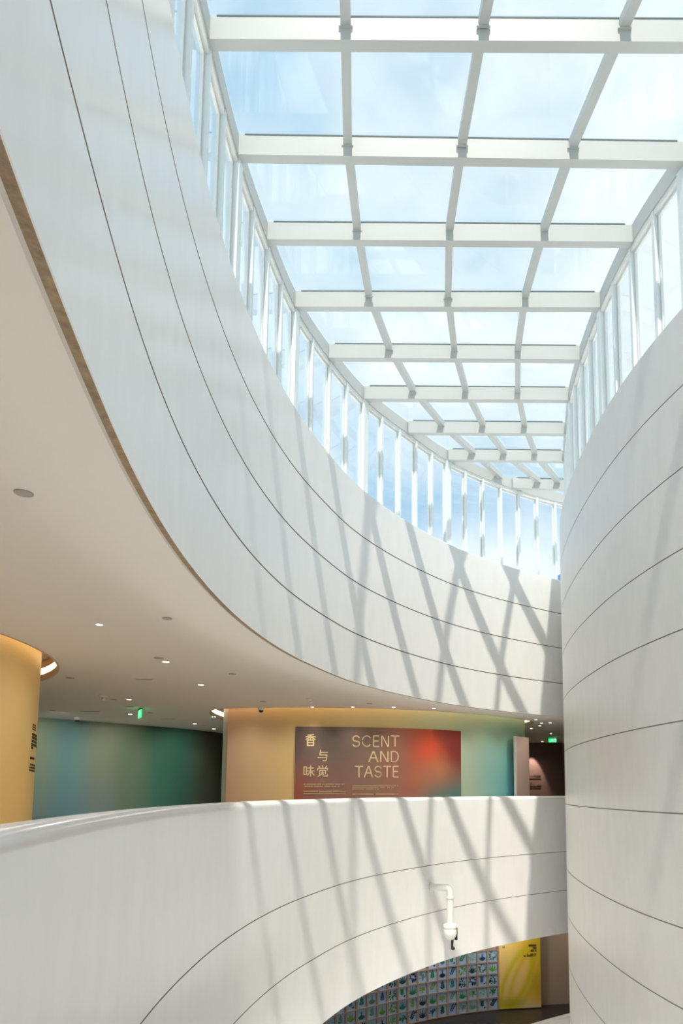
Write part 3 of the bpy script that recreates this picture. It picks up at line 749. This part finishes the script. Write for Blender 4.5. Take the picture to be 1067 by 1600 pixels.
# ------------------------------------------------------------------ ceiling fixtures
zc = ZS + .02
def at_ceil(x, y): v = onz(x, y, zc); return (v.x, v.y, zc)
bm = bmesh.new(); add_lathe(bm, [(.075, 0), (.075, -.004), (.11, -.008), (.115, 0)], 24); 
DL = empty('downlight'); obj('trim_ring', bm, WHITEPL, DL)
bm = bmesh.new(); add_lathe(bm, [(.0745, -.001), (.0745, -.006), (.02, -.009)], 24); obj('lens', bm, LAMPM, DL)
lit = [(155, 976, 'nearest glowing downlight, right of the yellow drum'), (259, 1034, 'glowing downlight beside the flat round vent'), (314, 1070, 'glowing downlight midway between the exit sign and the banner drum'),
       (201.5, 1093, 'glowing downlight just above left of the left exit sign'), (203.5, 1116, 'glowing downlight left of the exit sign, near the teal wall'), (304.5, 1131, 'glowing downlight in front of the dark end of the teal wall'),
       (334, 1120, 'small glowing downlight left of the cove of the banner drum'), (334, 1139, 'faint far downlight near the dark gap left of the banner drum'),
       (488, 1104.5, 'first glowing downlight from the left in the row over the banner'), (551, 1104.5, 'second downlight from the left in the row over the banner'), (615, 1105, 'third downlight from the left in the row over the banner'), (678, 1107, 'last downlight on the right in the row over the banner'),
       (837, 1124.4, 'downlight nearest the white wall edge in the right gap'), (846, 1130, 'dim downlight in the middle of the right gap ceiling'), (843.5, 1134, 'dim downlight just behind the middle one in the right gap'), (859.5, 1129.3, 'dim downlight near the grey wall in the right gap'),
       (830, 1138.3, 'dim downlight behind the cove ring in the right gap'), (860.5, 1146.3, 'bright downlight above the right exit sign'), (847, 1158.6, 'bright downlight left of the right exit sign')]
for i, (x, y, lab) in enumerate(lit):
    o = DL if i == 0 else copy_tree(DL); o.location = at_ceil(x, y); tag(o, lab, 'downlight', 'glowing downlights in the ceiling')
    k = .8 if i == 0 else 1.1; o.scale = (k, k, 1) if i < 4 else ((1.15, 1.15, 1) if i < 8 else (.85, .85, 1))
    l = bpy.data.lights.new('downlight_lamp', 'SPOT'); l.energy = 18 if i < 12 else 7; l.spot_size = R(110); l.spot_blend = .8; l.color = (1, .86, .7); l.shadow_soft_size = .07
    lo = bpy.data.objects.new('downlight_lamp', l); C.objects.link(lo); lo.parent = o; lo.location = (0, 0, -.03)
bm = bmesh.new(); add_lathe(bm, [(.088, 0), (.088, -.006), (.1, -.012), (.104, 0)], 28)
SP = empty('ceiling_speaker'); obj('rim', bm, GREYPL, SP); bm = bmesh.new(); add_lathe(bm, [(.087, -.002), (.087, -.008), (.03, -.010)], 28); obj('grille', bm, mat('speaker_mesh', (.46, .43, .40), .6, .3, streak=.3, scale=(60, 60, 60)), SP)
for i, (x, y, k, lab) in enumerate([(37, 770, 1, 'large round grey ceiling speaker nearest the camera at left'), (261, 966, .95, 'round dark ceiling disc between the wall edge and the nearest downlight'), (248, 1028, 1.2, 'flat round disc touching the second downlight'),
        (109.5, 1059, 1.2, 'small flat disc right of the yellow drum cove'), (363, 1053, 1, 'small dark disc near the white wall edge above the banner drum'), (177.5, 1092.5, 1.2, 'dark disc beside the small bracket'), (202.5, 1104, 1.5, 'dark disc between the two downlights by the left exit sign'),
        (235, 1113.5, 1.2, 'dark disc right of the left exit sign'), (82, 1110, 1.2, 'small disc low beside the yellow drum edge'), (577, 1099, 1.2, 'dark disc above the row of banner downlights'), (411, 1096, 1.2, 'disc just behind the dome camera by the banner drum'), (318, 1134, 1.1, 'faint far disc near the end of the teal wall')]):
    o = SP if i == 0 else copy_tree(SP); o.location = at_ceil(x, y); o.scale = (k, k, 1); tag(o, lab, 'ceiling speaker', 'round unlit discs in the ceiling')
bm = bmesh.new(); add_box(bm, (0, 0, -.008), (.62, .16, .016)); VT = empty('ceiling_vent'); obj('frame', bm, WHITEPL, VT, 0)
bm = bmesh.new()
for k in range(3): add_box(bm, (0, -.045 + .045 * k, -.018), (.56, .012, .012))
obj('slats', bm, GREYPL, VT, 0)
for i, (x, y, lab) in enumerate([(225, 1060.8, 'pale slot vent in the middle of the ceiling'), (262, 1122.8, 'slot vent behind the left exit sign'), (141, 1111, 'dark slot vent near the teal wall, left of the exit sign'), (838, 1160, 'dark slot vent beside the far downlight in the right gap')]):
    o = VT if i == 0 else copy_tree(VT); o.location = at_ceil(x, y); k = (.9, 1.1, 1.5, 1.6)[i]; o.scale = (k, k, 1); tag(o, lab, 'vent', 'slot vents in the ceiling')
# dome cameras
DM = empty('dome_camera'); bm = bmesh.new(); add_lathe(bm, [(.12, 0), (.12, -.05), (.09, -.10)], 24); obj('base', bm, WHITEPL, DM)
bm = bmesh.new(); add_lathe(bm, [(.088, -.10)] + [(.088 * math.cos(R(a)), -.10 - .088 * math.sin(R(a))) for a in range(15, 90, 15)], 24); obj('dome', bm, DARKPL, DM)
for i, (x, y, k, lab) in enumerate([(408, 1105.5, 1.15, 'black dome security camera by the left edge of the banner drum'), (121, 1121, 1.2, 'black dome security camera on the ceiling at the teal wall')]):
    o = DM if i == 0 else copy_tree(DM); o.location = at_ceil(x, y); o.scale = (k,) * 3; tag(o, lab, 'security camera', 'dome security cameras')
# projector-like wall washers
PJ = empty('ceiling_detector'); bm = bmesh.new(); add_lathe(bm, [(.13, 0), (.12, -.03), (.07, -.06), (.03, -.09)], 20); obj('base', bm, WHITEPL, PJ)
bm = bmesh.new(); add_tube(bm, [(0, 0, -.07), (.05, -.04, -.13)], .045, 12); obj('head', bm, WHITEPL, PJ)
for i, (x, y, k, lab) in enumerate([(484, 1092, 1.1, 'white swivel detector over the left part of the banner'), (161, 1086.5, 1.2, 'small pale bracket detector right of the yellow drum')]):
    o = PJ if i == 0 else copy_tree(PJ); o.location = at_ceil(x, y); o.scale = (k,) * 3; tag(o, lab, 'detector', 'ceiling detectors')
# exit signs
EX = empty('exit_sign')
bm = bmesh.new(); add_box(bm, (0, 0, -.22), (.62, .05, .30)); obj('sign_box', bm, EXITG, EX, 0)
bm = bmesh.new(); add_box(bm, (0, 0, -.045), (.66, .08, .05)); obj('top_cap', bm, DARKPL, EX, 0)
bm = bmesh.new()
def sb(x0, z0, x1, z1, w_):
    d = Vector((x1 - x0, z1 - z0)); l = d.length; d /= l; n = Vector((-d.y, d.x)) * w_ / 2
    q = [(x0 + n.x, z0 + n.y), (x1 + n.x, z1 + n.y), (x1 - n.x, z1 - n.y), (x0 - n.x, z0 - n.y)]
    f = [bm.verts.new((a, -.031, b)) for a, b in q]; r = [bm.verts.new((a, -.026, b)) for a, b in q]
    bm.faces.new(f); bm.faces.new(r[::-1])
    for j in range(4): bm.faces.new((f[j], r[j], r[(j + 1) % 4], f[(j + 1) % 4]))
# running figure and doorway
for a in ((-.07, -.17, -.02, -.24, .045), (-.02, -.24, .05, -.28, .03), (-.02, -.24, -.08, -.32, .03), (-.07, -.17, -.13, -.20, .022), (-.05, -.18, .02, -.19, .022), (.12, -.1, .12, -.34, .03), (.12, -.1, .24, -.1, .03), (.24, -.1, .24, -.34, .03), (-.26, -.33, -.1, -.33, .02)): sb(*a)
add_box(bm, (-.045, -.029, -.13), (.045, .006, .045))
obj('pictogram', bm, EXITW, EX, 0)
for i, (x, y, k, rz, lab) in enumerate([(219, 1107, 1.05, R(-58), 'green exit sign hanging in front of the teal wall'), (863, 1152.5, .8, 0, 'green exit sign hanging by the brown wall in the right gap')]):
    o = EX if i == 0 else copy_tree(EX); o.location = at_ceil(x, y); o.scale = (k,) * 3; o.rotation_euler.z = rz; tag(o, lab, 'exit sign', 'green exit signs')

# ------------------------------------------------------------------ white water cannon on the lower band
WM = Wallmap(W, 1)
u, z = WM.uv(673.5, 1386); p, n = WM.at(u, 0)
wc = tag(empty('water_cannon', (p.x, p.y, z), math.atan2(n.y, n.x) + R(14)), 'white pipe mounted fire water cannon hanging on the curved lower wall', 'water cannon')
pr_ = .125; Lh = .74
bm = bmesh.new(); add_lathe(bm, [(.17, .0), (.17, .05), (.13, .07)], 20, axis='X'); obj('wall_flange', bm, WHITEPL, wc)
bm = bmesh.new(); pts = [(.01, 0, 0), (Lh - .14, 0, 0)] + [(Lh - .14 + .14 * math.sin(R(a)), 0, -.14 + .14 * math.cos(R(a))) for a in range(15, 91, 15)] + [(Lh, 0, -.34)]
add_tube(bm, pts, pr_, 18); obj('elbow_pipe', bm, WHITEPL, wc)
bm = bmesh.new(); add_lathe(bm, [(.14, -.30), (.14, -.36), (.12, -.37), (.12, -1.30)], 20, (Lh, 0, 0)); obj('drop_pipe', bm, WHITEPL, wc)
bm = bmesh.new(); add_lathe(bm, [(.10, -1.24), (.22, -1.28), (.245, -1.32), (.245, -1.38), (.225, -1.40), (.225, -1.44), (.235, -1.46), (.235, -1.62), (.20, -1.72), (.12, -1.80), (.05, -1.82)], 28, (Lh, 0, 0)); hd = obj('housing', bm, WHITEPL, wc)
bm = bmesh.new(); add_box(bm, (Lh - .0, -.16, -1.26), (.08, .06, .08)); obj('lug', bm, WHITEPL, hd, 0)
bm = bmesh.new(); add_box(bm, (Lh + .19, .08, -1.62), (.10, .05, .42)); obj('slot', bm, DARKPL, hd, 0)
bm = bmesh.new(); add_tube(bm, [(Lh + .06, .06, -1.74), (Lh + .05, .04, -2.04), (Lh + .07, .05, -2.12)], [.05, .045, .06], 12); add_lathe(bm, [(.05, -2.18), (.075, -2.16), (.075, -2.10), (.05, -2.08)], 14, (Lh + .08, .05, 0)); obj('nozzle', bm, DARKPL, wc)

# distant blue roof seen low through the last clerestory pane
bm = bmesh.new()
v = [bm.verts.new(q) for q in ((13.0, 74, 24.6), (19.5, 74, 24.6), (19.5, 82, 24.6), (13.0, 82, 24.6), (16.2, 76, 27.0), (16.2, 80, 27.0))]
for f in ((0, 1, 4), (1, 2, 5, 4), (2, 3, 5), (3, 0, 4, 5), (0, 3, 2, 1)): bm.faces.new([v[i] for i in f])
db = obj('distant_building', bm, mat('blue_roof', (.05, .12, .3), .6, .3), None, 0)
b2 = bmesh.new(); add_box(b2, (16.2, 78, 12), (6, 7.6, 25.2)); obj('walls', b2, PLASTER, db, 0)
tag(db, 'small blue roof of a building beyond the last clerestory pane', 'building')

# ------------------------------------------------------------------ interior spots and added fill lights
def area(name, loc, sz, en, col, rot=(0, 0, 0)):
    l = bpy.data.lights.new(name, 'AREA'); l.shape = 'RECTANGLE'; l.size = sz[0]; l.size_y = sz[1]; l.energy = en; l.color = col
    o = bpy.data.objects.new(name, l); C.objects.link(o); o.location = loc; o.rotation_euler = rot; return o
def spot(name, loc, tgt, en, ang, col, blend=.5, r=.06):
    l = bpy.data.lights.new(name, 'SPOT'); l.energy = en; l.spot_size = R(ang); l.spot_blend = blend; l.color = col; l.shadow_soft_size = r
    o = bpy.data.objects.new(name, l); C.objects.link(o); o.location = loc
    o.rotation_euler = (Vector(tgt) - Vector(loc)).to_track_quat('-Z', 'Y').to_euler(); return o
WARM = (1, .84, .66)
b1 = FM.v3(FM.uv(487, 1180)[0], 2.2, 0)
spot('banner_spot', (b1.x + .1, b1.y - .7, ZS - .05), (b1.x, b1.y, 1.4), 60, 38, (1, .85, .7), .6)
spot('banner_spot_red', (b1.x + 7.0, b1.y + .6, ZS - .05), (b1.x + 6.0, b1.y + 1.8, 2.6), 14, 60, (1, .85, .7), .8)
spot('end_wall_spot', (7.55, 46.3, ZS - .05), (7.5, 47.1, 2.0), 420, 48, (1, .78, .64), .5)
for (x, y) in ((-3, 31), (0.5, 32.6), (4.2, 33.6)): area('lower_level_fill', (x, y, ZB - .03), (.6, .6), 36, (1, .95, .9))  # fill added to light the lower level, no fixtures seen
area('lower_level_fill', (8.2, 34.8, ZB - .03), (.4, .4), 10, WARM)
# added spots without fixtures, brightening the drums and the teal wall
for k in range(7):
    uu = FM.L[-1] * (k + .5) / 7; a_ = FM.v3(uu, ZS - .06, 2.3); b_ = FM.v3(uu, 1.2, 0)
    spot('wall_fill_spot', a_, b_, 62, 95, (1, .93, .85), 1, .12)
for x, y, tx, ty, e_ in ((-15.5, 28.5, -18, 31.2, 150), (-13.2, 31.5, -15.8, 33.6, 150), (-11.2, 34.5, -13.6, 36.5, 110), (-8.0, 16.5, -9.8, 15.5, 25), (-7.6, 12.5, -9.7, 13, 25)):
    spot('wall_fill_spot', (x, y, ZS - .06), (tx, ty, 1.6), e_, 110, (1, .93, .85), 1, .12)
# added upward fill, unseen at the bottom of the void, lifting its lower walls
for (x, y) in ((1, 2), (2, 8), (.5, 14), (.8, 19), (3.5, 25)):
    area('void_fill_light', (x, y, -11.9), (.8, .8), 42, (1, .98, .95), (R(180), 0, 0))
# added fill lights without fixtures; the pale floor bounces them onto the ceiling
for (x, y, e_) in ((-6, -2, 50), (-6.5, 2, 60), (-6.5, 6, 50), (-7, 10, 28), (-7, 14, 22), (-7, 18, 16), (-5.5, 22, 9), (-12, 26, 6)):
    area('gallery_fill_light', (x, y, ZS - .02), (.5, .5), e_, (1, .95, .9))
for (x, y) in ((-6, 2), (-7, 8), (-7, 14), (-5.5, 20)): area('lower_gallery_fill', (x, y, ZB - .02), (.5, .5), 60, (1, .95, .9))  # more added fill below the lower ceiling, out of sight
